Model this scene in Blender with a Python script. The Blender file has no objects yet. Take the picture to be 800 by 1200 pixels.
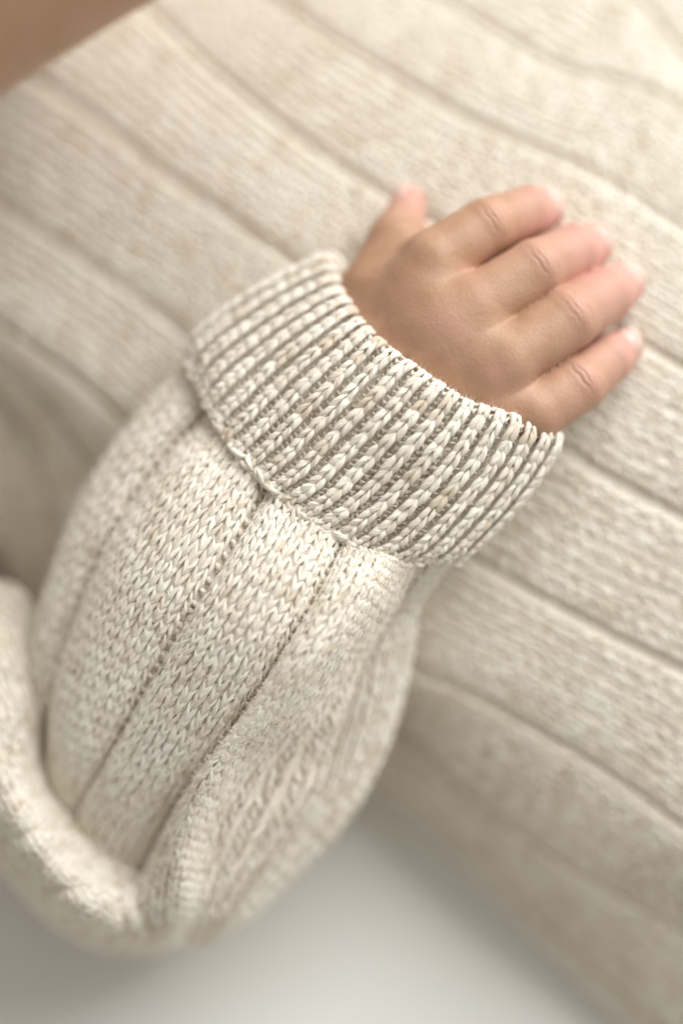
import bpy, math
import numpy as np
import openvdb

# ----------------------------------------------------------------------------
# camera, world, lamps, exposure   (lengths in the code are centimetres)
# ----------------------------------------------------------------------------
CM = 0.01
TILT = math.radians(12.0)
DIST = 60.0
TARGET = np.array([0.0, 0.0, 10.0])
VIEW_H = 25.5                       # height of the field at the target distance
FOCUS = 59.4
FSTOP = 1.55
KEY_POWER, KEY_COL = 365.0, (0.985, 0.995, 0.985)
WORLD_COL, WORLD_STR = (1.0, 0.965, 0.88), 0.40
EXPOSURE = 0.0

scene = bpy.context.scene
col = bpy.context.collection
FWD = np.array([0.0, math.sin(TILT), -math.cos(TILT)])
UP = np.array([0.0, math.cos(TILT), math.sin(TILT)])
CAM = TARGET - FWD * DIST

cam_data = bpy.data.cameras.new("camera")
cam = bpy.data.objects.new("camera", cam_data)
col.objects.link(cam)
cam.location = CAM * CM
cam.rotation_euler = (TILT, 0, 0)
cam_data.sensor_fit = 'VERTICAL'
cam_data.sensor_height = 36.0
cam_data.lens = 36.0 * DIST / VIEW_H
cam_data.clip_start = 0.01
cam_data.clip_end = 50.0
cam_data.dof.use_dof = True
cam_data.dof.focus_distance = FOCUS * CM
cam_data.dof.aperture_fstop = FSTOP
scene.camera = cam

world = bpy.data.worlds.new("World")
scene.world = world
world.use_nodes = True
bg = world.node_tree.nodes["Background"]
bg.inputs[0].default_value = (*WORLD_COL, 1)
bg.inputs[1].default_value = WORLD_STR


def area_lamp(name, loc, target, sx, sy, power, color):
    ld = bpy.data.lights.new(name, 'AREA')
    ld.shape = 'RECTANGLE'
    ld.size, ld.size_y = sx, sy
    ld.energy = power
    ld.color = color
    o = bpy.data.objects.new(name, ld)
    col.objects.link(o)
    o.location = loc
    d = np.array(target) - np.array(loc)
    import mathutils
    o.rotation_euler = mathutils.Vector(d).to_track_quat('-Z', 'Y').to_euler()
    return o


area_lamp("window_light", (2.35, 2.8, 3.05), (0, 0, 0.07), 4.2, 3.9, KEY_POWER, KEY_COL)

vs = scene.view_settings
vs.view_transform = 'Standard'
vs.look = 'None'
vs.exposure = EXPOSURE
vs.gamma = 1.0
vs.use_curve_mapping = False
scene.cycles.use_denoising = True
scene.cycles.max_bounces = 10
scene.cycles.diffuse_bounces = 8

rng = np.random.default_rng(7)


# ----------------------------------------------------------------------------
# helpers
# ----------------------------------------------------------------------------
def P(px, py, z):
    """the point at height z that stands at this place of the photograph"""
    k = VIEW_H / 1200.0 / DIST
    px, py, z = np.broadcast_arrays(np.asarray(px, float), np.asarray(py, float), np.asarray(z, float))
    d = np.stack([(px - 400) * k, (600 - py) * k * UP[1] + FWD[1], (600 - py) * k * UP[2] + FWD[2]], -1)
    t = (z - CAM[2]) / d[..., 2]
    return CAM + d * t[..., None]


def norm(v):
    return v / np.maximum(np.linalg.norm(v, axis=-1, keepdims=True), 1e-9)


def mesh_obj(name, verts, faces, mat, parent=None, smooth=True, attrs=None):
    """verts (n,3) in cm, faces (m,4) or (m,3) array"""
    me = bpy.data.meshes.new(name)
    verts = np.asarray(verts, np.float32)
    faces = np.asarray(faces, np.int32)
    n, k = faces.shape
    me.vertices.add(len(verts))
    me.vertices.foreach_set("co", (verts * CM).ravel())
    me.loops.add(n * k)
    me.loops.foreach_set("vertex_index", faces.ravel())
    me.polygons.add(n)
    me.polygons.foreach_set("loop_start", np.arange(0, n * k, k, dtype=np.int32))
    try:
        me.polygons.foreach_set("loop_total", np.full(n, k, dtype=np.int32))
    except Exception:
        pass
    me.update(calc_edges=True)
    if smooth:
        me.polygons.foreach_set("use_smooth", np.ones(n, bool))
    for key, a in (attrs or {}).items():
        a = np.asarray(a, np.float32)
        if a.ndim == 1:
            at = me.attributes.new(key, 'FLOAT', 'POINT')
            at.data.foreach_set("value", a)
        else:
            at = me.attributes.new(key, 'FLOAT_VECTOR', 'POINT')
            at.data.foreach_set("vector", a.ravel())
    me.validate()
    me.materials.append(mat)
    o = bpy.data.objects.new(name, me)
    col.objects.link(o)
    o.parent = parent
    return o


def cr_axis(a, n, axis, closed=False):
    """Catmull-Rom upsampling of a control array along one axis"""
    a = np.moveaxis(a, axis, 0)
    m = len(a)
    if closed:
        t = np.linspace(0, m, n)
        i = np.floor(t).astype(int)
        f = t - i
        g = lambda k: a[(i + k) % m]
    else:
        t = np.linspace(0, m - 1, n)
        i = np.minimum(np.floor(t).astype(int), m - 2)
        f = t - i
        ext = np.concatenate([[2 * a[0] - a[1]], a, [2 * a[-1] - a[-2]]])
        g = lambda k: ext[i + k + 1]
    f = f.reshape((-1,) + (1,) * (a.ndim - 1))
    p0, p1, p2, p3 = g(-1), g(0), g(1), g(2)
    r = 0.5 * ((2 * p1) + (-p0 + p2) * f + (2 * p0 - 5 * p1 + 4 * p2 - p3) * f ** 2 + (-p0 + 3 * p1 - 3 * p2 + p3) * f ** 3)
    return np.moveaxis(r, 0, axis)


def wob(x, y, seed, octs=4, base=1.0):
    """smooth wavy noise from sums of sines"""
    r = np.random.default_rng(seed)
    out = np.zeros(np.broadcast(x, y).shape)
    for k in range(octs):
        for _ in range(3):
            a, b, c = r.normal(size=2).tolist() + [r.uniform(0, 6.28)]
            out += np.sin((x * a + y * b) * base * 1.7 ** k + c) / 1.6 ** k
    return out / 4.0


class Surf:
    """cloth surface from a control grid [v, u]; u, v run in control-index units"""

    def __init__(self, ctrl, nv, nu, closed=False, flip=False):
        ctrl = np.asarray(ctrl, float)
        self.cv, self.cu = ctrl.shape[0] - 1, (ctrl.shape[1] if closed else ctrl.shape[1] - 1)
        g = cr_axis(ctrl, nv, 0)
        g = cr_axis(g, nu, 1, closed)
        self.g, self.closed, self.flip = g, closed, flip
        self.v0 = 0.0
        self.U = np.linspace(0, self.cu, nu)[None, :] + np.zeros((nv, 1))
        self.V = np.linspace(0, self.cv, nv)[:, None] + np.zeros((1, nu))
        self.normals()

    def normals(self):
        g = self.g
        dv = np.gradient(g, axis=0)
        if self.closed:
            w = np.concatenate([g[:, -2:-1], g, g[:, 1:2]], 1)
            du = w[:, 2:] - w[:, :-2]
        else:
            du = np.gradient(g, axis=1)
        n = norm(np.cross(du, dv))
        self.n = -n if self.flip else n

    def displace(self, d):
        self.g = self.g + self.n * d[..., None]
        self.normals()

    def at(self, u, v):
        nv, nu = self.g.shape[:2]
        if self.closed:
            u = np.mod(u, self.cu)
        x = np.clip(u / self.cu * (nu - 1), 0, nu - 1.001)
        y = np.clip((v - self.v0) / (self.cv - self.v0) * (nv - 1), 0, nv - 1.001)
        i, j = x.astype(int), y.astype(int)
        a, b = (x - i)[..., None], (y - j)[..., None]

        def s(q):
            return (q[j, i] * (1 - a) + q[j, i + 1] * a) * (1 - b) + (q[j + 1, i] * (1 - a) + q[j + 1, i + 1] * a) * b
        return s(self.g), norm(s(self.n))

    def base(self, name, mat, parent, offset, step=3):
        g = (self.g - self.n * offset)[::step, ::step]
        nv, nu = g.shape[:2]
        idx = np.arange(nv * nu).reshape(nv, nu)
        f = np.stack([idx[:-1, :-1], idx[:-1, 1:], idx[1:, 1:], idx[1:, :-1]], -1).reshape(-1, 4)
        tone = np.full(nv * nu, 0.45)
        leaf = np.zeros((nv * nu, 3))
        return mesh_obj(name, g.reshape(-1, 3), f, mat, parent, attrs={"tone": tone, "leaf": leaf})


def strands(cent, nrm, rad, flat, twist, nth, tone, lobes=0.17):
    """tubes along centre lines: cent (m, ns, 3), nrm (m, ns, 3), rad (m, ns)"""
    m, ns = cent.shape[:2]
    tan = norm(np.gradient(cent, axis=1))
    b = norm(np.cross(tan, nrm))
    n = np.cross(b, tan)
    th = np.linspace(0, 2 * np.pi, nth, endpoint=False) - np.pi / 2
    q = np.linspace(0, 1, ns)
    ph = rng.uniform(0, 6.28, (m, 1, 1))
    mod = 1 + lobes * np.cos(2 * (th[None, None, :] - twist * q[None, :, None] * 2 * np.pi + ph))
    rr = rad[:, :, None] * mod * (1 + rng.normal(0, 0.05, mod.shape))
    pos = (cent[:, :, None] + b[:, :, None] * (rr * np.cos(th))[..., None]
           + n[:, :, None] * (rr * np.sin(th) * flat)[..., None])
    idx = np.arange(m * ns * nth).reshape(m, ns, nth)
    nx = np.roll(idx, -1, 2)
    f = np.stack([idx[:, :-1], nx[:, :-1], nx[:, 1:], idx[:, 1:]], -1).reshape(-1, 4)
    leaf = np.stack(np.broadcast_arrays((th / (2 * np.pi))[None, None, :] - twist * q[None, :, None] + ph / 6.28,
                                        q[None, :, None], rng.uniform(0, 50, (m, 1, 1))), -1)
    tn = np.broadcast_to(tone[:, None, None], (m, ns, nth))
    return pos.reshape(-1, 3), f, tn.reshape(-1), leaf.reshape(-1, 3)


def heather(m, ci, ri, seed, rand=0.095):
    """yarn tone by stitch column and row: short runs of paler and browner wool, plus fleck"""
    t = 0.50 + 0.17 * wob(ci * 0.45, ri * 0.9, seed, 3, 1.0) + rng.normal(0, rand, m)
    dark = rng.uniform(size=m) < 0.05
    t = t - dark * rng.uniform(0.15, 0.40, m)
    return np.clip(t, 0, 1)


def knit(S, uc, vr, du, dv, width_cm, nth=8, ns=7, apex=-1, seed=1, fat=1.0, jit=1.0, over=1.5, lift=0.0, sp=(0.44, 0.33)):
    """V-shaped stitches at (uc, vr); apex = -1 points the V to lower v"""
    uc, vr = np.asarray(uc, float), np.asarray(vr, float)
    m = len(uc)
    out = []
    q = np.linspace(0, 1, ns)
    tone = heather(m, uc / du, vr / dv, seed)
    for side in (-1, 1):
        jx = rng.normal(0, 0.035, (m, 1)) * jit
        jy = rng.normal(0, 0.06, (m, 1)) * jit
        jr = 1 + rng.normal(0, 0.07, (m, 1)) * jit
        x = side * (sp[0] - sp[1] * q ** 1.25)[None] + jx + rng.normal(0, 0.02, (m, ns)) * jit
        y = (q * over - 0.25)[None] + jy
        h = (np.sin(np.pi * np.clip(q * 0.86 + 0.12, 0, 1)) * 1.15 - 0.55)[None] + rng.normal(0, 0.05, (m, 1)) * jit
        u = uc[:, None] + x * du
        v = vr[:, None] + apex * y * dv
        p, n = S.at(u, v)
        w = width_cm
        cent = p + n * ((h * 0.20 + lift) * w)[..., None]
        prof = np.maximum(np.sin(np.pi * (0.06 + 0.88 * q)), 0) ** 0.55
        prof[0] *= 0.35
        prof[-1] *= 0.35
        rad = 0.225 * w * fat * prof[None] * jr
        t2 = np.clip(tone + rng.normal(0, 0.08, m), 0, 1)
        out.append(strands(cent, n, rad, 0.85, 0.55 * side, nth, t2))
    return out


def bars(S, uc, vr, du, dv, width_cm, nth=6, ns=6, seed=2, fat=1.0, lift=0.0):
    """purl bumps: short arcs lying across the column"""
    uc, vr = np.asarray(uc, float), np.asarray(vr, float)
    m = len(uc)
    q = np.linspace(0, 1, ns)
    out = []
    tone = heather(m, uc / du, vr / dv, seed)
    x = (q - 0.5)[None] * 1.15 + rng.normal(0, 0.05, (m, 1))
    y = (0.30 * np.cos((q - 0.5) * np.pi))[None] + rng.normal(0, 0.07, (m, 1))
    h = (np.sin(np.pi * q) * 0.8 - 0.35)[None] + rng.normal(0, 0.08, (m, 1))
    p, n = S.at(uc[:, None] + x * du, vr[:, None] + y * dv)
    cent = p + n * ((h * 0.22 + lift) * width_cm)[..., None]
    rad = 0.20 * width_cm * fat * (np.maximum(np.sin(np.pi * (0.08 + 0.84 * q)), 0) ** 0.5)[None] * (1 + rng.normal(0, 0.08, (m, 1)))
    out.append(strands(cent, n, rad, 0.9, 0.4, nth, tone))
    return out


def join(parts):
    vs_, fs, ts, ls, off = [], [], [], [], 0
    for p, f, t, l in parts:
        vs_.append(p); fs.append(f + off); ts.append(t); ls.append(l)
        off += len(p)
    return np.concatenate(vs_), np.concatenate(fs), np.concatenate(ts), np.concatenate(ls)


def yarn_obj(name, parts, mat, parent):
    v, f, t, l = join(parts)
    return mesh_obj(name, v, f, mat, parent, attrs={"tone": t, "leaf": l})


def grid_uv(us, vs_):
    u, v = np.meshgrid(us, vs_)
    return u.ravel(), v.ravel()


# ----------------------------------------------------------------------------
# materials
# ----------------------------------------------------------------------------
def new_mat(name):
    m = bpy.data.materials.new(name)
    m.use_nodes = True
    nt = m.node_tree
    return m, nt, nt.nodes, nt.links, nt.nodes["Principled BSDF"]


def node(ns, typ, **kw):
    n = ns.new(typ)
    for k, v in kw.items():
        setattr(n, k, v)
    return n


def wool_material(name, pale, brown, streak=0.35, bump=0.25):
    m, nt, ns, lk, bs = new_mat(name)
    tone = node(ns, 'ShaderNodeAttribute', attribute_name="tone")
    leaf = node(ns, 'ShaderNodeAttribute', attribute_name="leaf")
    mp = node(ns, 'ShaderNodeMapping')
    mp.inputs['Scale'].default_value = (9.0, 1.6, 1.0)
    lk.new(leaf.outputs['Vector'], mp.inputs['Vector'])
    fib = node(ns, 'ShaderNodeTexNoise')
    fib.inputs['Scale'].default_value = 1.0
    fib.inputs['Detail'].default_value = 3.0
    lk.new(mp.outputs['Vector'], fib.inputs['Vector'])
    # heathered tone + fibre streaks
    a = node(ns, 'ShaderNodeMath', operation='MULTIPLY_ADD')
    lk.new(fib.outputs['Fac'], a.inputs[0])
    a.inputs[1].default_value = streak * 2
    a.inputs[2].default_value = -streak
    b = node(ns, 'ShaderNodeMath', operation='ADD', use_clamp=True)
    lk.new(a.outputs[0], b.inputs[0])
    lk.new(tone.outputs['Fac'], b.inputs[1])
    ramp = node(ns, 'ShaderNodeValToRGB')
    e = ramp.color_ramp.elements
    e[0].position, e[0].color = 0.0, (*brown, 1)
    e[1].position, e[1].color = 0.62, (*pale, 1)
    lk.new(b.outputs[0], ramp.inputs['Fac'])
    lk.new(ramp.outputs['Color'], bs.inputs['Base Color'])
    bs.inputs['Roughness'].default_value = 0.92
    bs.inputs['Specular IOR Level'].default_value = 0.05
    bs.inputs['Sheen Weight'].default_value = 0.2
    bs.inputs['Sheen Roughness'].default_value = 0.6
    bp = node(ns, 'ShaderNodeBump')
    bp.inputs['Strength'].default_value = bump
    bp.inputs['Distance'].default_value = 0.0006
    lk.new(fib.outputs['Fac'], bp.inputs['Height'])
    lk.new(bp.outputs['Normal'], bs.inputs['Normal'])
    return m


wool = wool_material("oatmeal_wool", (0.92, 0.87, 0.775), (0.70, 0.59, 0.46), 0.48, 0.8)


def skin_material():
    m, nt, ns, lk, bs = new_mat("skin")
    blush = node(ns, 'ShaderNodeAttribute', attribute_name="blush")
    tc = node(ns, 'ShaderNodeTexCoord')
    n1 = node(ns, 'ShaderNodeTexNoise')
    n1.inputs['Scale'].default_value = 160.0
    n1.inputs['Detail'].default_value = 4.0
    lk.new(tc.outputs['Object'], n1.inputs['Vector'])
    base = node(ns, 'ShaderNodeMix', data_type='RGBA')
    base.inputs['A'].default_value = (0.38, 0.205, 0.108, 1)
    base.inputs['B'].default_value = (0.58, 0.365, 0.25, 1)
    lk.new(n1.outputs['Fac'], base.inputs['Factor'])
    n3 = node(ns, 'ShaderNodeTexNoise')
    n3.inputs['Scale'].default_value = 70.0
    n3.inputs['Detail'].default_value = 6.0
    n3.inputs['Roughness'].default_value = 0.65
    lk.new(tc.outputs['Object'], n3.inputs['Vector'])
    mot = node(ns, 'ShaderNodeMapRange')
    mot.inputs['From Min'].default_value, mot.inputs['From Max'].default_value = 0.42, 0.75
    mot.inputs['To Max'].default_value = 0.30
    lk.new(n3.outputs['Fac'], mot.inputs['Value'])
    bl = node(ns, 'ShaderNodeMath', operation='ADD', use_clamp=True)
    lk.new(blush.outputs['Fac'], bl.inputs[0])
    lk.new(mot.outputs['Result'], bl.inputs[1])
    mx = node(ns, 'ShaderNodeMix', data_type='RGBA')
    mx.inputs['B'].default_value = (0.68, 0.375, 0.315, 1)
    lk.new(base.outputs['Result'], mx.inputs['A'])
    lk.new(bl.outputs[0], mx.inputs['Factor'])
    lk.new(mx.outputs['Result'], bs.inputs['Base Color'])
    bs.inputs['Roughness'].default_value = 0.50
    bs.inputs['Specular IOR Level'].default_value = 0.38
    bs.inputs['Subsurface Weight'].default_value = 0.35
    bs.inputs['Subsurface Radius'].default_value = (1.0, 0.42, 0.25)
    bs.inputs['Subsurface Scale'].default_value = 0.0028
    vor = node(ns, 'ShaderNodeTexVoronoi')
    vor.inputs['Scale'].default_value = 1100.0
    lk.new(tc.outputs['Object'], vor.inputs['Vector'])
    n2 = node(ns, 'ShaderNodeTexNoise')
    n2.inputs['Scale'].default_value = 420.0
    n2.inputs['Detail'].default_value = 5.0
    lk.new(tc.outputs['Object'], n2.inputs['Vector'])
    ad = node(ns, 'ShaderNodeMath', operation='ADD')
    lk.new(vor.outputs['Distance'], ad.inputs[0])
    lk.new(n2.outputs['Fac'], ad.inputs[1])
    bp = node(ns, 'ShaderNodeBump')
    bp.inputs['Strength'].default_value = 0.11
    bp.inputs['Distance'].default_value = 0.0006
    lk.new(ad.outputs[0], bp.inputs['Height'])
    lk.new(bp.outputs['Normal'], bs.inputs['Normal'])
    return m


skin = skin_material()

nail_mat, nt_, ns_, lk_, bs_ = new_mat("nail")
bs_.inputs['Base Color'].default_value = (0.76, 0.52, 0.45, 1)
bs_.inputs['Roughness'].default_value = 0.28
bs_.inputs['Subsurface Weight'].default_value = 0.2
bs_.inputs['Subsurface Scale'].default_value = 0.001

sheet_mat, nt_, ns_, lk_, bs_ = new_mat("cotton_sheet")
tc_ = node(ns_, 'ShaderNodeTexCoord')
nz_ = node(ns_, 'ShaderNodeTexNoise')
nz_.inputs['Scale'].default_value = 14.0
lk_.new(tc_.outputs['Object'], nz_.inputs['Vector'])
rp_ = node(ns_, 'ShaderNodeValToRGB')
rp_.color_ramp.elements[0].color = (0.78, 0.765, 0.73, 1)
rp_.color_ramp.elements[1].color = (0.82, 0.805, 0.77, 1)
lk_.new(nz_.outputs['Fac'], rp_.inputs['Fac'])
lk_.new(rp_.outputs['Color'], bs_.inputs['Base Color'])
bs_.inputs['Roughness'].default_value = 0.9
bs_.inputs['Specular IOR Level'].default_value = 0.2
wv_ = node(ns_, 'ShaderNodeTexNoise')
wv_.inputs['Scale'].default_value = 900.0
lk_.new(tc_.outputs['Object'], wv_.inputs['Vector'])
bp_ = node(ns_, 'ShaderNodeBump')
bp_.inputs['Strength'].default_value = 0.15
bp_.inputs['Distance'].default_value = 0.0005
lk_.new(wv_.outputs['Fac'], bp_.inputs['Height'])
lk_.new(bp_.outputs['Normal'], bs_.inputs['Normal'])

# ----------------------------------------------------------------------------
# the bed sheet
# ----------------------------------------------------------------------------
xs = np.linspace(-70, 70, 141)
ys = np.linspace(-70, 70, 141)
X, Y = np.meshgrid(xs, ys)
Z = 0.16 * wob(X, Y, 31, 3, 0.12) - 0.25
idx = np.arange(X.size).reshape(X.shape)
f = np.stack([idx[:-1, :-1], idx[:-1, 1:], idx[1:, 1:], idx[1:, :-1]], -1).reshape(-1, 4)
sheet = mesh_obj("bed_sheet", np.stack([X, Y, Z], -1).reshape(-1, 3), f, sheet_mat)
sheet["kind"] = "structure"

# ----------------------------------------------------------------------------
# the person (an empty that parents body and clothing)
# ----------------------------------------------------------------------------
person = bpy.data.objects.new("person", None)
col.objects.link(person)
person["label"] = "person lying in an oatmeal ribbed knit romper, one bare hand spread on the belly"
person["category"] = "person"

# ---- romper body: rib lines traced across the belly ------------------------------
AX, NX = np.array([0.83, 0.56]), np.array([-0.56, 0.83])
LINES = [  # (points on the rib line in the picture, height left / middle / right)
    ([(560, -330), (760, -160), (900, -40), (1000, 20)], (4.6, 5.4, 4.8)),
    ([(420, -190), (560, -110), (700, -35), (760, 20), (800, 70), (900, 150)], (5.6, 6.6, 6.2)),
    ([(330, -115), (430, -50), (515, 0), (565, 30), (615, 65), (670, 90), (725, 98), (770, 112), (800, 135), (900, 200)], (6.4, 7.6, 7.2)),
    ([(210, -90), (330, 5), (400, 52), (440, 75), (495, 110), (540, 137), (600, 165), (660, 190), (720, 220), (770, 250), (800, 270), (900, 335)], (6.8, 8.45, 8.0)),
    ([(90, -60), (194, 26), (236, 68), (283, 110), (336, 152), (388, 189), (455, 230), (600, 312), (740, 395), (800, 430), (900, 490)], (6.9, 8.7, 8.1)),
    ([(-40, 40), (89, 123), (147, 168), (194, 207), (247, 241), (299, 278), (346, 310), (500, 415), (665, 528), (720, 566), (800, 606), (900, 660)], (6.9, 8.3, 7.6)),
    ([(-60, 205), (68, 283), (105, 310), (147, 336), (189, 367), (226, 396), (380, 520), (540, 645), (620, 692), (700, 735), (800, 785), (900, 840)], (6.6, 7.2, 6.8)),
    ([(-90, 320), (0, 375), (90, 439), (146, 491), (300, 640), (480, 782), (560, 815), (640, 857), (720, 908), (800, 968), (900, 1040)], (6.2, 5.6, 5.8)),
    ([(-90, 370), (-20, 410), (20, 435), (60, 470), (94, 525), (180, 640), (320, 760), (465, 850), (535, 912), (615, 975), (680, 1020), (800, 1088), (900, 1150)], (5.5, 3.6, 3.9)),
    ([(-90, 420), (-20, 455), (28, 500), (50, 560), (64, 619), (150, 730), (300, 830), (450, 912), (520, 960), (600, 1045), (680, 1118), (770, 1200), (900, 1310)], (4.3, 1.5, 1.4)),
    ([(-140, 560), (-60, 590), (-10, 640), (20, 700), (110, 800), (280, 870), (440, 915), (505, 965), (585, 1050), (660, 1125), (750, 1210), (880, 1320)], (2.2, -0.1, -0.4)),
]
svals = np.linspace(-120, 1480, 34)
rows = []
for pts, (zl, zm, zr) in LINES:
    pts = np.array(pts, float)
    s, c = pts @ AX, pts @ NX
    o = np.argsort(s)
    cc = np.interp(svals, s[o], c[o])
    zz = np.interp(svals, [0, 250, 700, 1250], [zl - 0.6, zl, zm, zr])
    xy = svals[:, None] * AX / (AX @ AX) + cc[:, None] * NX / (NX @ NX)
    rows.append(P(xy[:, 0], xy[:, 1], zz))
ctrl = np.stack(rows, 1)                     # [v along ribs, u across]
torso = Surf(ctrl, 700, 520, flip=False)
if torso.n[350, 260, 2] < 0:
    torso.flip = True
    torso.normals()


def rib_profile(U, groove, depth, pillow, edge=0.0, which=None):
    """recess at whole u values, soft pillow between, a raised selvedge column beside"""
    f = U - np.round(U)
    a = np.abs(f)
    d = pillow * (1 - (1 - np.minimum(a / 0.5, 1)) ** 2.2)
    g = np.exp(-(a / groove) ** 4)
    if which is not None:
        m = np.zeros_like(U)
        for w in which:
            m = np.maximum(m, (np.abs(U - w) < 0.5))
        g = g * m
        d = d * m
    e = edge * np.exp(-((f - groove * 1.9) / (groove * 0.75)) ** 2)
    return d - depth * g + e


gv = np.clip(0.75 + 0.5 * wob(np.round(torso.U) * 3.1, torso.V * 0.35, 77, 2, 1.0), 0.25, 1.2)
d = rib_profile(torso.U, 0.055, 0.0, 0.045, 0.012) - (0.19 * gv + 0.28 * np.exp(-((torso.V - 8.5) / 3.5) ** 2) * (np.round(torso.U) >= 7)) * np.exp(-((torso.U - np.round(torso.U)) / 0.048) ** 2)
d += 0.16 * wob(torso.U * 0.9, torso.V * 0.30, 5, 4, 1.0)
torso.displace(d)
romper = torso.base("romper", wool, person, 0.005, 3)
romper["label"] = "wide-ribbed knit front of the romper over the belly"

NROW_T = 150
dv_t = torso.cv / NROW_T
vrow = (np.arange(NROW_T) + 0.5) * dv_t
for i in range(10):
    ncol = 8
    g = 0.065
    du = (1 - 2 * g) / ncol
    us = i + g + du * (np.arange(ncol) + 0.5)
    U_, V_ = grid_uv(us, vrow)
    yarn_obj("knit_panel", knit(torso, U_, V_, du, dv_t, 0.27, nth=6, ns=5, seed=40 + i, jit=1.8, fat=1.2, over=1.45), wool, romper)
    if i:
        U_, V_ = grid_uv([i - 0.028, i + 0.028], vrow)
        yarn_obj("purl_groove", bars(torso, U_, V_, 0.06, dv_t, 0.25, nth=5, ns=4, seed=70 + i), wool, romper)

# ---- sleeve -----------------------------------------------------------------
SL = [  # left edge, groove, groove, groove, ridge, below the ridge, groove, right edge  (x, y, z)
    [(226, 422, 8.45), (241, 472, 9.4), (313, 562, 10.38), (402, 632, 10.46), (446, 650, 10.3), (470, 658, 9.9), (496, 662, 9.5), (536, 650, 8.8)],
    [(168, 482, 7.9), (188, 530, 9.2), (276, 628, 10.4), (372, 690, 10.65), (422, 698, 10.6), (446, 714, 9.3), (460, 716, 8.2), (494, 698, 7.4)],
    [(118, 560, 7.2), (130, 610, 8.8), (228, 702, 10.2), (335, 752, 10.5), (376, 765, 10.6), (406, 777, 8.9), (432, 768, 7.9), (484, 745, 6.6)],
    [(82, 640, 6.6), (92, 690, 8.2), (190, 765, 9.5), (290, 822, 9.7), (316, 833, 10.0), (350, 846, 8.5), (416, 822, 7.4), (474, 800, 5.9)],
    [(58, 720, 6.0), (64, 770, 7.4), (150, 835, 8.6), (243, 888, 8.6), (266, 882, 9.3), (304, 896, 8.0), (400, 877, 6.9), (455, 872, 5.3)],
    [(48, 790, 5.4), (52, 840, 6.4), (112, 905, 7.4), (200, 952, 7.2), (228, 945, 8.4), (266, 956, 7.5), (380, 932, 6.3), (410, 952, 4.7)],
    [(50, 850, 4.6), (58, 890, 5.2), (85, 955, 6.0), (166, 1012, 5.9), (208, 1010, 7.5), (244, 1016, 6.8), (318, 1010, 5.7), (345, 1030, 4.2)],
    [(70, 930, 4.0), (75, 960, 4.4), (95, 1010, 5.3), (146, 1055, 5.6), (200, 1064, 6.5), (226, 1070, 5.9), (264, 1072, 5.0), (282, 1088, 3.6)],
    [(110, 1092, 2.6), (128, 1098, 3.0), (152, 1106, 3.6), (174, 1110, 4.1), (196, 1112, 4.6), (210, 1113, 4.3), (222, 1112, 3.8), (232, 1110, 2.8)],
]


def ring_ctrl(table, thick):
    out = []
    for i, r in enumerate(table):
        r = np.array(r, float)
        pts = P(r[:, 0], r[:, 1], r[:, 2])
        L, R = pts[0], pts[-1]
        th = thick[i] if hasattr(thick, '__len__') else thick
        b1 = R * 0.78 + L * 0.22 - np.array([0, 0, th])
        b2 = R * 0.22 + L * 0.78 - np.array([0, 0, th])
        out.append(np.concatenate([pts, [b1, b2]]))
    return np.array(out)


sctrl = ring_ctrl(SL, [1.3, 1.6, 1.8, 1.9, 1.9, 1.8, 1.6, 1.3, 0.6])
sleeve_s = Surf(sctrl, 520, 560, closed=True)
if sleeve_s.n[200, int(560 * 2.5 / 10), 2] < 0:
    sleeve_s.flip = True
    sleeve_s.normals()
GR = (1, 2, 3, 6)
U, V = sleeve_s.U, sleeve_s.V
Gd = np.zeros_like(U)
GW = {1: 0.06, 2: 0.048, 3: 0.05, 6: 0.07}
for gidx in GR:
    a = U - gidx
    w = GW[gidx]
    Gd += -0.16 * np.exp(-(np.abs(a) / w) ** 4) - (0.42 if gidx == 6 else 0.27) * np.exp(-(a / (0.22 if gidx == 1 else 0.15)) ** 2) + 0.10 * np.exp(-((np.abs(a) - 0.42) / 0.30) ** 2) * np.clip(V - 0.3, 0, 1)
    Gd += 0.07 * np.exp(-((a + w * 1.9) / (w * 0.8)) ** 2)
Gd += 0.10 * wob(U * 1.2, V * 0.7, 9, 3, 1.0) * np.clip(V, 0, 1)
sleeve_s.displace(Gd)
sleeve = sleeve_s.base("sleeve", wool, person, 0.045, 3)
sleeve["label"] = "baggy ribbed knit sleeve on the forearm"

NROW_S = 41
dv_s = 8.0 / NROW_S
vrow = (np.arange(NROW_S) + 0.45) * dv_s
PAN = [(0, 1), (1, 2), (2, 3), (3, 6), (6, 7), (7, 8), (9, 10)]
for k, (a, b) in enumerate(PAN):
    a, b = a + GW.get(a, 0.0), b - GW.get(b, 0.0)
    fine = np.linspace(a, b, 200)
    p, n = sleeve_s.at(fine, np.full(200, 1.7))
    cumu = np.concatenate([[0], np.cumsum(np.linalg.norm(np.diff(p, axis=0), axis=1))])
    ncol = max(3, int(round(cumu[-1] / 0.295)))
    e = np.interp(np.linspace(0, cumu[-1], ncol + 1), cumu, fine)
    parts = []
    near = k in (1, 2, 3)
    for u0, d0 in zip((e[:-1] + e[1:]) / 2, np.diff(e)):
        parts += knit(sleeve_s, np.full(NROW_S, u0), vrow, d0, dv_s, 0.295, nth=10 if near else 7, ns=9 if near else 6, seed=90 + k, fat=0.98, jit=1.3, over=1.78)
    yarn_obj("knit_panel", parts, wool, sleeve)
for gidx in GR:
    w = GW[gidx]
    U_, V_ = grid_uv([gidx - w * 0.5, gidx + w * 0.5], vrow)
    yarn_obj("purl_groove", bars(sleeve_s, U_, V_ + rng.normal(0, 0.02, len(V_)), w * 1.2, dv_s * 0.9, 0.42, seed=110 + gidx), wool, sleeve)

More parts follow.
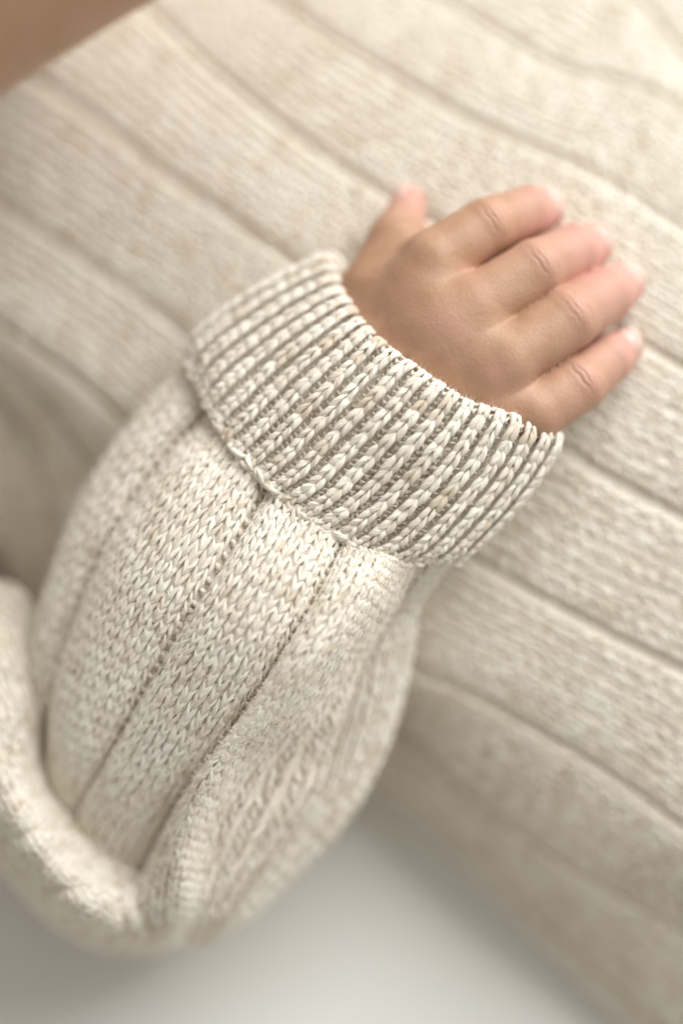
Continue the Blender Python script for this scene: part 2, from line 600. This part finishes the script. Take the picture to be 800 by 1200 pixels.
# ---- the roll of sleeve round the elbow and upper arm ----------------------------
RO = [  # outer edge, inner edge (x, y, z) and crest height
    ((-330, 760, 3.0), (-150, 640, 4.5), 6.6),
    ((-250, 830, 3.0), (-60, 690, 4.8), 7.0),
    ((-170, 905, 3.0), (18, 690, 5.2), 7.3),
    ((-110, 955, 3.0), (50, 752, 5.6), 7.5),
    ((-55, 985, 3.0), (48, 830, 5.7), 7.4),
    ((-12, 1008, 3.0), (54, 898, 5.7), 7.2),
    ((24, 1044, 3.0), (84, 955, 5.7), 7.0),
    ((62, 1084, 3.0), (118, 998, 5.6), 6.9),
    ((106, 1112, 3.0), (156, 1026, 5.5), 6.7),
    ((158, 1118, 2.8), (188, 1050, 4.9), 5.7),
    ((204, 1110, 2.2), (214, 1068, 3.6), 4.3),
    ((240, 1098, 1.8), (240, 1080, 2.4), 2.8),
]
rc = []
for (o, i, zc) in RO:
    o_, i_ = np.array(o, float), np.array(i, float)
    pts = []
    for t, hz in ((0.0, 0.0), (0.22, 0.72), (0.5, 1.0), (0.8, 0.72), (1.0, 0.0)):
        q = o_ * (1 - t) + i_ * t
        pts.append((q[0], q[1], q[2] + (zc - q[2]) * hz))
    pts = np.array(pts)
    w = P(pts[:, 0], pts[:, 1], pts[:, 2])
    b1 = w[-1] * 0.75 + w[0] * 0.25 - np.array([0, 0, 1.2])
    b2 = w[-1] * 0.25 + w[0] * 0.75 - np.array([0, 0, 1.2])
    rc.append(np.concatenate([w, [b1, b2]]))
roll_s = Surf(np.array(rc), 420, 300, closed=True)
if roll_s.n[200, int(300 * 2 / 7), 2] < 0:
    roll_s.flip = True
    roll_s.normals()
RU, RV = np.where(roll_s.U > 5.5, roll_s.U - 7, roll_s.U), roll_s.V
fold = 0
for v0_, sl, wd, am in ((2.6, 0.55, 0.16, 0.24), (4.1, -0.35, 0.13, 0.20), (5.5, 0.5, 0.14, 0.22), (7.0, 0.75, 0.15, 0.22), (8.3, -0.5, 0.12, 0.20), (9.1, 0.6, 0.12, 0.18)):
    q_ = (RV - v0_ - sl * (RU - 2)) / wd
    fold = fold - 0.5 * am * np.exp(-q_ ** 2) + 0.22 * am * np.exp(-((q_ - 2.2) / 1.5) ** 2)
roll_s.displace(fold * np.exp(-((RU - 2.3) / 1.7) ** 4) + 0.20 * wob(roll_s.U * 1.5, roll_s.V * 1.1, 19, 4, 1.0))
upper = roll_s.base("upper_sleeve", wool, person, 0.02, 3)
upper["label"] = "gathered roll of knit sleeve round the bent elbow"
NROW_R = 74
dv_r = 11.0 / NROW_R
vrow_r = (np.arange(NROW_R) + 0.5) * dv_r
for k, (a, b, ncol) in enumerate([(-0.8, 1.5, 13), (1.5, 4.6, 16)]):
    du = (b - a) / ncol
    U_, V_ = grid_uv(a + du * (np.arange(ncol) + 0.5), vrow_r)
    yarn_obj("knit_panel", knit(roll_s, U_, V_, du, dv_r, 0.29, nth=7, ns=6, seed=140 + k, jit=1.4), wool, upper)

# ---- the ribbed cuff ----------------------------------------------------------
CU = [  # ring lines from the hand edge to the chain row
    [(377, 303, 9.2), (391, 352, 10.2), (430, 402, 10.95), (485, 447, 11.35), (545, 483, 11.3), (602, 503, 10.85), (652, 521, 9.8)],
    [(332, 326, 9.1), (345, 378, 10.15), (392, 438, 10.9), (447, 486, 11.25), (512, 528, 11.15), (575, 550, 10.6), (626, 560, 9.55)],
    [(280, 358, 8.95), (298, 412, 10.0), (350, 478, 10.68), (404, 529, 10.93), (470, 573, 10.82), (536, 597, 10.32), (592, 602, 9.3)],
    [(240, 388, 8.8), (262, 443, 9.85), (315, 513, 10.45), (366, 566, 10.68), (430, 610, 10.57), (500, 633, 10.05), (560, 634, 9.1)],
    [(222, 414, 8.55), (238, 470, 9.6), (282, 540, 10.25), (331, 588, 10.48), (396, 632, 10.38), (470, 656, 9.85), (538, 654, 8.85)],
]
cctrl = ring_ctrl(CU, [1.5, 1.6, 1.6, 1.6, 1.5])
NUc = 720
cs = Surf(cctrl, 200, NUc, closed=True)
if cs.n[100, int(NUc * 3 / 9), 2] < 0:
    cs.flip = True
    cs.normals()
# roll the edge over into the cuff: extra rows before v = 0
edge, en = cs.g[0], cs.n[0]
ed = norm(cs.g[0] - cs.g[12])
rho = 0.26
pre = []
stepv = 4.0 / 199
arc = np.linalg.norm(np.diff(cs.g[:, NUc // 3], axis=0), axis=1).mean()
n_arc = int(np.pi * rho / arc)
n_str = int(1.2 / arc)
for k in range(n_arc + n_str, 0, -1):
    if k <= n_arc:
        ph = np.pi * k / n_arc
        p = edge + ed * rho * np.sin(ph) - en * rho * (1 - np.cos(ph))
    else:
        p = edge - en * 2 * rho - ed * (k - n_arc) * arc
    pre.append(p)
cs.g = np.concatenate([np.array(pre), cs.g])
nv = cs.g.shape[0]
cs.v0 = -len(pre) * stepv
cs.U = np.linspace(0, cs.cu, NUc)[None, :] + np.zeros((nv, 1))
cs.V = np.linspace(cs.v0, cs.cv, nv)[:, None] + np.zeros((1, NUc))
cs.normals()
# even out the column width round the ring by arc length
ringlen = np.linalg.norm(np.diff(cs.g[len(pre) + 100], axis=0), axis=1)
cum = np.concatenate([[0], np.cumsum(ringlen)])
NRIB = int(round(cum[-1] / 0.51))
rib_u = np.interp((np.arange(NRIB) + 0.5) / NRIB * cum[-1], cum, np.linspace(0, cs.cu, NUc))
rib_l = np.interp(np.arange(NRIB + 1) / NRIB * cum[-1], cum, np.linspace(0, cs.cu, NUc))
phase = np.interp(np.linspace(0, cs.cu, NUc), rib_l, np.arange(NRIB + 1))
prof = 0.14 * np.cos(2 * np.pi * (phase - 0.5)) - 0.09
import copy
cs_flat = copy.copy(cs)          # the smooth cuff, on whose crests the knit columns ride
taper = np.clip((4.0 - cs.V) / 0.9, 0, 1)
taper = taper * taper * (3 - 2 * taper)
cs.displace(np.repeat(prof[None], nv, 0) * np.clip((cs.V + 0.35) / 0.4, 0.25, 1) * (0.35 + 0.65 * taper) - 0.06 * (1 - taper) + 0.05 * wob(cs.U * 1.5, cs.V * 0.8, 3, 2, 1.0))
cs_flat.displace(0.05 * wob(cs.U * 1.5, cs.V * 0.8, 3, 2, 1.0) + 0.09 * np.clip((cs.V + 0.6) / 0.6, 0.3, 1) * (0.25 + 0.75 * taper))
cuff = cs.base("cuff", wool, person, 0.08, 2)
cuff["label"] = "ribbed knit cuff standing off the wrist"
NROW_C = 13
dv_c = 4.0 / NROW_C
vr_c = np.arange(-4, NROW_C) * dv_c + dv_c * 0.9
for k in range(NRIB):
    du = rib_l[k + 1] - rib_l[k]
    knitw = 0.47 * du
    um = np.full(len(vr_c), rib_u[k]) + 0.02 * du * np.sin(vr_c * 3 + k)
    ribm = yarn_obj("rib", knit(cs_flat, um, vr_c, knitw, dv_c, 0.34, nth=10, ns=10, seed=200 + k, fat=1.08, lift=0.02, over=1.68, sp=(0.47, 0.24), jit=1.1), wool, cuff)
    yarn_obj("purl_groove", bars(cs, np.full(2 * len(vr_c), rib_l[k]), np.repeat(vr_c, 2) + np.tile([0, dv_c * 0.5], len(vr_c)), du * 0.50, dv_c * 0.55, 0.30, nth=6, ns=6, seed=300 + k, lift=0.32), wool, cuff)

# chain row where the cuff was picked up
nch = int(NRIB * 1.5)
cl = np.interp((np.arange(nch) + 0.5) / nch * cum[-1], cum, np.linspace(0, cs.cu, NUc))
parts = []
for side in (-1, 1):
    q = np.linspace(0, 1, 9)
    m = nch
    du = cs.cu / nch
    u = cl[:, None] + (q - 0.5)[None] * du * 1.25 + rng.normal(0, 0.03, (m, 1))
    v = 3.93 + side * (0.17 - 0.26 * q[None]) + rng.normal(0, 0.07, (m, 1)) - 0.06 * np.sin(cl * 5)[:, None] * (q[None] - 0.5)
    p, n = cs.at(u, v)
    cent = p + n * (0.03 + 0.09 * np.sin(np.pi * q)[None] + rng.normal(0, 0.04, (m, 1)))[..., None]
    rad = 0.078 * (np.maximum(np.sin(np.pi * (0.06 + 0.88 * q)), 0) ** 0.5)[None] * (1 + rng.normal(0, 0.1, (m, 1)))
    parts.append(strands(cent, n, rad, 0.9, 0.5, 8, heather(m, cl * 8, cl, 5)))
yarn_obj("chain_row", parts, wool, cuff)


# ---- stray wool fibres ---------------------------------------------------------
def fuzz(S, u0, u1, v0, v1, count, parent, length=0.16, lift=0.10):
    u = rng.uniform(u0, u1, count)
    v = rng.uniform(v0, v1, count)
    p, n = S.at(u, v)
    p = p + n * lift * rng.uniform(0.6, 1.2, (count, 1))
    d = norm(rng.normal(size=(count, 3)) + n * 0.75)
    c = norm(rng.normal(size=(count, 3)))
    L = length * rng.uniform(0.4, 1.3, (count, 1))
    t = np.linspace(0, 1, 4)[None, :, None]
    cen = p[:, None] + d[:, None] * L[:, None] * t + c[:, None] * L[:, None] * 0.5 * t ** 2
    w = norm(np.cross(d, CAM - p)) * 0.0040
    w = w[:, None] * (1.15 - t)
    pos = np.stack([cen - w, cen + w], 2)            # count,4,2,3
    idx = np.arange(count * 8).reshape(count, 4, 2)
    f = np.stack([idx[:, :-1, 0], idx[:, :-1, 1], idx[:, 1:, 1], idx[:, 1:, 0]], -1).reshape(-1, 4)
    tn = np.repeat(rng.uniform(0.45, 0.8, count), 8)
    o = mesh_obj("wool_fibre", pos.reshape(-1, 3), f, wool, parent, attrs={"tone": tn, "leaf": np.zeros((count * 8, 3))})
    o["kind"] = "stuff"
    return o


fuzz(cs, 0, 6.2, -0.5, 4.0, 15000, cuff, length=0.16)
fuzz(sleeve_s, 0, 6, 0, 6, 18000, sleeve, length=0.13)

# ----------------------------------------------------------------------------
# the body: signed distances, meshed into one skin
# ----------------------------------------------------------------------------
def smin(a, b, k):
    h = np.clip(0.5 + 0.5 * (b - a) / k, 0, 1)
    return b * (1 - h) + a * h - k * h * (1 - h)


class Field:
    def __init__(self, lo, hi, vox):
        self.lo, self.vox = np.array(lo, float), vox
        n = np.ceil((np.array(hi) - self.lo) / vox).astype(int) + 1
        self.n = n
        ax = [self.lo[i] + np.arange(n[i]) * vox for i in range(3)]
        self.X, self.Y, self.Z = [a.astype(np.float32) for a in np.meshgrid(*ax, indexing='ij')]

    def cone(self, a, b, r1, r2, squash=1.0):
        a, b = np.array(a, np.float32), np.array(b, np.float32)
        d = b - a
        L2 = float(d @ d)
        px, py, pz = self.X - a[0], self.Y - a[1], self.Z - a[2]
        t = np.clip((px * d[0] + py * d[1] + pz * d[2]) / L2, 0, 1)
        qx, qy, qz = px - t * d[0], py - t * d[1], (pz - t * d[2]) * squash
        return np.sqrt(qx * qx + qy * qy + qz * qz) - (r1 + (r2 - r1) * t)

    def ell(self, c, r):
        px, py, pz = (self.X - c[0]) / r[0], (self.Y - c[1]) / r[1], (self.Z - c[2]) / r[2]
        k = np.sqrt(px * px + py * py + pz * pz)
        return (k - 1) * min(r)

    def mesh(self, d):
        g = openvdb.FloatGrid()
        g.background = 3.0
        g.copyFromArray(np.clip(d, -3, 3).astype(np.float32))
        pts, tri, quads = (list(g.convertToPolygons(0.0, 0.0)) + [None])[:3]
        pts = np.asarray(pts, float) * self.vox + self.lo
        return pts, np.asarray(tri), np.asarray(quads)


def p3(x, y, z):
    return P(x, y, z).astype(float)


HZ = 0.50                      # the hand lies this much higher on the belly


def h3(x, y, z):
    return p3(x, y, z + HZ)


def chain(F, pts, rad, k=0.12, squash=1.0):
    d = None
    for i in range(len(pts) - 1):
        c = F.cone(pts[i], pts[i + 1], rad[i], rad[i + 1], squash)
        d = c if d is None else smin(d, c, k)
    return d


FING = {  # joint places in the picture: base, middle joint, end joint, tip
    "index": ([(478, 352, 9.75), (508, 306, 10.15), (570, 266, 9.95), (616, 249, 9.35), (636, 245, 8.95)], [0.86, 0.81, 0.74, 0.67, 0.57]),
    "middle": ([(508, 392, 9.85), (556, 360, 10.25), (627, 316, 10.05), (672, 294, 9.4), (692, 287, 8.95)], [0.88, 0.82, 0.77, 0.69, 0.58]),
    "ring": ([(545, 440, 9.75), (594, 422, 10.15), (666, 373, 9.95), (710, 345, 9.3), (729, 333, 8.85)], [0.86, 0.82, 0.79, 0.70, 0.58]),
    "pinky": ([(575, 490, 9.4), (624, 483, 9.65), (676, 450, 9.45), (712, 421, 8.95), (730, 407, 8.65)], [0.82, 0.78, 0.73, 0.62, 0.51]),
}
lo = np.minimum(p3(300, 640, 8.0), p3(380, 600, 6.6)) - 0.6
hi = np.maximum(p3(790, 180, 10), p3(790, 180, 12.2)) + 0.4
lo[2], hi[2] = 6.4, 12.2
F = Field(lo, hi, 0.05)
# back of the hand and wrist
palm = chain(F, [h3(372, 560, 8.2), h3(412, 508, 8.2), h3(452, 446, 8.6)], [1.20, 1.20, 1.30], 0.4)
for (a, b, r1, r2) in [
    ((440, 420, 8.9), (492, 338, 9.95), 0.95, 0.84),
    ((455, 440, 8.9), (532, 382, 10.15), 0.98, 0.86),
    ((470, 462, 8.9), (565, 432, 10.0), 0.95, 0.84),
    ((480, 490, 8.7), (595, 484, 9.55), 0.92, 0.76),
]:
    palm = smin(palm, F.cone(h3(*a), h3(*b), r1, r2), 0.8)
palm = smin(palm, F.ell(h3(510, 385, 9.75), (1.25, 1.25, 1.05)), 0.7)
# webs between the fingers
for c, r in [((514, 344, 9.95), 0.70), ((570, 400, 10.0), 0.70), ((592, 468, 9.6), 0.66)]:
    palm = smin(palm, F.ell(h3(*c), (r, r, r)), 0.5)
hand = palm
fing = None
for nm, (pts, rad) in FING.items():
    c = chain(F, [h3(*q) for q in pts], rad, 0.10)
    fing = c if fing is None else np.minimum(fing, c)
hand = smin(hand, fing, 0.34)
# thumb reaching out below the index finger
th = chain(F, [h3(436, 402, 9.0), h3(441, 346, 9.0), h3(466, 285, 8.9), h3(479, 237, 8.6)], [1.05, 0.95, 0.76, 0.45], 0.25)
hand = smin(hand, th, 0.55)
hand = np.maximum(hand, -(F.Z - 6.5))

pts, tri, quads = F.mesh(hand)


def shape_hand(p, nrm):
    """creases over the finger joints and the soft dimples of the knuckles"""
    d = np.zeros(len(p))
    blush = np.zeros(len(p))
    for nm, (jp, rad) in FING.items():
        W = [h3(*q) for q in jp]
        fr = np.random.default_rng(len(nm) * 7 + ord(nm[0]))
        for ji, amp in ((2, 1.0), (3, 0.45)):
            c = W[ji]
            ax = norm(W[ji + 1] - W[ji - 1])
            side = norm(np.cross(ax, np.array([0, 0, 1.0])))
            rel = p - c
            s, t = rel @ ax, rel @ side
            up = np.clip(nrm[:, 2] * 1.6, 0, 1)
            r = rad[ji]
            tw = t + 0.03 * np.sin(s * 23 + ji)
            vary = fr.uniform(0.5, 1.25, 4)
            kk = -1
            for off, wd, a, hw in ((-0.20, 0.045, 0.8, 0.60), (-0.07, 0.034, 1.0, 0.38), (0.06, 0.034, 0.7, 0.42), (0.19, 0.045, 0.9, 0.62)):
                kk += 1
                a = a * vary[kk]
                off = off * (0.8 + 0.35 * vary[3 - kk]) 
                bow = off * (1 - 0.75 * (tw / r) ** 2) + 0.016 * np.sin(t * 17 + off * 40 + rad[0] * 90)
                d -= amp * a * 0.028 * np.exp(-((s - bow) / wd) ** 2) * np.exp(-(t / (r * hw)) ** 4) * up * (np.abs(s) < 0.6)
            d += amp * 0.045 * np.exp(-(s / 0.28) ** 2 - (t / (r * 0.7)) ** 2) * up
            blush += 0.22 * amp * np.exp(-(s / 0.3) ** 2 - (t / 0.4) ** 2) * up
        tip = W[-1]
        dt = np.linalg.norm(p - tip, axis=1)
        blush += 0.55 * np.clip(1.4 - dt / 0.75, 0, 1) + 0.30 * np.clip(1.3 - dt / 2.4, 0, 1)
    for (x, y, z) in ((528, 378, 11.0), (583, 436, 10.9)):
        dd = np.linalg.norm(p - h3(x, y, z), axis=1)
        blush += 0.45 * np.exp(-(dd / 0.42) ** 2)
    dt = np.linalg.norm(p - h3(480, 238, 8.6), axis=1)
    blush += 0.7 * np.clip(1.5 - dt / 0.85, 0, 1)
    return d, np.clip(blush, 0, 1)


def vert_normals(p, tri, quads):
    n = np.zeros_like(p)
    for fc in (tri, quads):
        if fc is None or not len(fc):
            continue
        a = np.cross(p[fc[:, 1]] - p[fc[:, 0]], p[fc[:, 2]] - p[fc[:, 0]])
        for k in range(fc.shape[1]):
            np.add.at(n, fc[:, k], a)
    return norm(n)


def to_quads(tri, quads):
    fs = []
    if len(tri):
        fs.append(np.concatenate([tri, tri[:, 2:3]], 1))
    return fs


nr = vert_normals(pts, tri, quads)
cen = pts.mean(0)
if ((pts - cen) * nr).sum() < 0:
    nr = -nr
d, blush_h = shape_hand(pts, nr)
pts = pts + nr * d[:, None]


def as_tris(tri, quads):
    out = []
    if tri is not None and len(tri):
        out.append(tri)
    if quads is not None and len(quads):
        out.append(quads[:, [0, 1, 2]])
        out.append(quads[:, [0, 2, 3]])
    return np.concatenate(out)


hand_f = as_tris(tri, quads)

# the rest of the figure under the clothes, and the chin above
B = Field((-26, -22, -1.0), (22, 28, 26), 0.30)
body = None


def add(d, k=1.0):
    global body
    body = d if body is None else smin(body, d, k)


tc1, tc2 = p3(60, 60, 1.8), p3(820, 560, 2.6)
add(B.cone(tc1, tc2, 3.6, 4.2))
add(B.cone(tc1 + np.array([4.0, 5.0, -0.4]), tc2 + np.array([1.0, 4.0, -0.4]), 3.2, 3.4), 2.0)
add(B.cone(p3(-160, 420, 1.8), p3(-110, 860, 3.2), 1.8, 1.4), 1.2)          # shoulder and upper arm
add(B.cone(p3(-110, 860, 3.2), p3(120, 1040, 3.0), 1.4, 1.0), 0.5)
add(B.cone(p3(120, 1040, 3.0), p3(372, 560, 8.85), 1.0, 1.25), 0.5)          # forearm
hc = p3(-110, -300, 18.0)
add(B.cone(tc1 + np.array([-2.0, 1.5, 0.5]), hc - np.array([-0.5, 1.5, 4.0]), 2.6, 3.0), 1.0)   # neck
add(B.ell(hc + np.array([-1.5, 2.5, 0]), (6.4, 6.6, 6.2)), 0.8)
add(B.cone(p3(130, -268, 18.0), p3(-203, -76, 18.0), 4.9, 5.0), 1.0)       # jaw line
add(B.ell(hc + np.array([-0.7, 1.7, 6.0]), (0.9, 0.9, 0.9)), 1.0)           # nose
add(B.ell(hc + np.array([0.5, 0.0, 5.4]), (1.1, 0.7, 0.5)), 0.6)            # lips
bp, bt, bq = B.mesh(body)
bf = as_tris(bt, bq)
allp = np.concatenate([pts, bp])
allf = np.concatenate([hand_f, bf + len(pts)])
blush = np.concatenate([blush_h, np.full(len(bp), 0.0)])
body_o = mesh_obj("body", allp, allf, skin, person, attrs={"blush": blush})
body_o["label"] = "bare hand with spread fingers and the out-of-focus chin"
import bmesh
bm = bmesh.new()
bm.from_mesh(body_o.data)
bmesh.ops.recalc_face_normals(bm, faces=bm.faces)
bm.to_mesh(body_o.data)
bm.free()


# fingernails
def nail(tip, prev, r, lean=(0, 0, 1.0)):
    ax = norm(np.array(tip) - np.array(prev))
    up = np.array(lean) - ax * (np.array(lean) @ ax)
    up = norm(up)
    sd = np.cross(ax, up)
    nu, nv_ = 11, 9
    vsr, fc = [], []
    for layer in (0.0, -0.03):
        for j in range(nv_):
            for i in range(nu):
                a = (i / (nu - 1) - 0.5) * 1.9
                b = j / (nv_ - 1)
                L = (b - 0.40) * 0.62
                end = 0.16 * r * (1 - math.cos(a)) * (1 if b > 0.5 else -1) * abs(b - 0.5) * 2
                drop = 1.0 - 0.34 * max(0, L) ** 2 / (r * r) * 1.6
                rr = r * drop + 0.05 + layer
                vsr.append(np.array(tip) + ax * (L - end) + up * math.cos(a) * rr + sd * math.sin(a) * rr * 0.86)
    o = nu * nv_
    for j in range(nv_ - 1):
        for i in range(nu - 1):
            q = j * nu + i
            fc.append((q, q + 1, q + nu + 1, q + nu))
            fc.append((o + q, o + q + nu, o + q + nu + 1, o + q + 1))
    for i in range(nu - 1):
        fc.append((i + 1, i, o + i, o + i + 1))
        q = (nv_ - 1) * nu + i
        fc.append((q, q + 1, o + q + 1, o + q))
    for j in range(nv_ - 1):
        q = j * nu
        fc.append((q, q + nu, o + q + nu, o + q))
        q = j * nu + nu - 1
        fc.append((q + nu, q, o + q, o + q + nu))
    return mesh_obj("fingernail", np.array(vsr), np.array(fc), nail_mat, body_o)


for nm, (jp, rad) in FING.items():
    nail(h3(*jp[-1]), h3(*jp[-2]), rad[-1])
nail(h3(479, 237, 8.6), h3(468, 275, 8.75), 0.46, (-0.9, 0.2, 0.45))
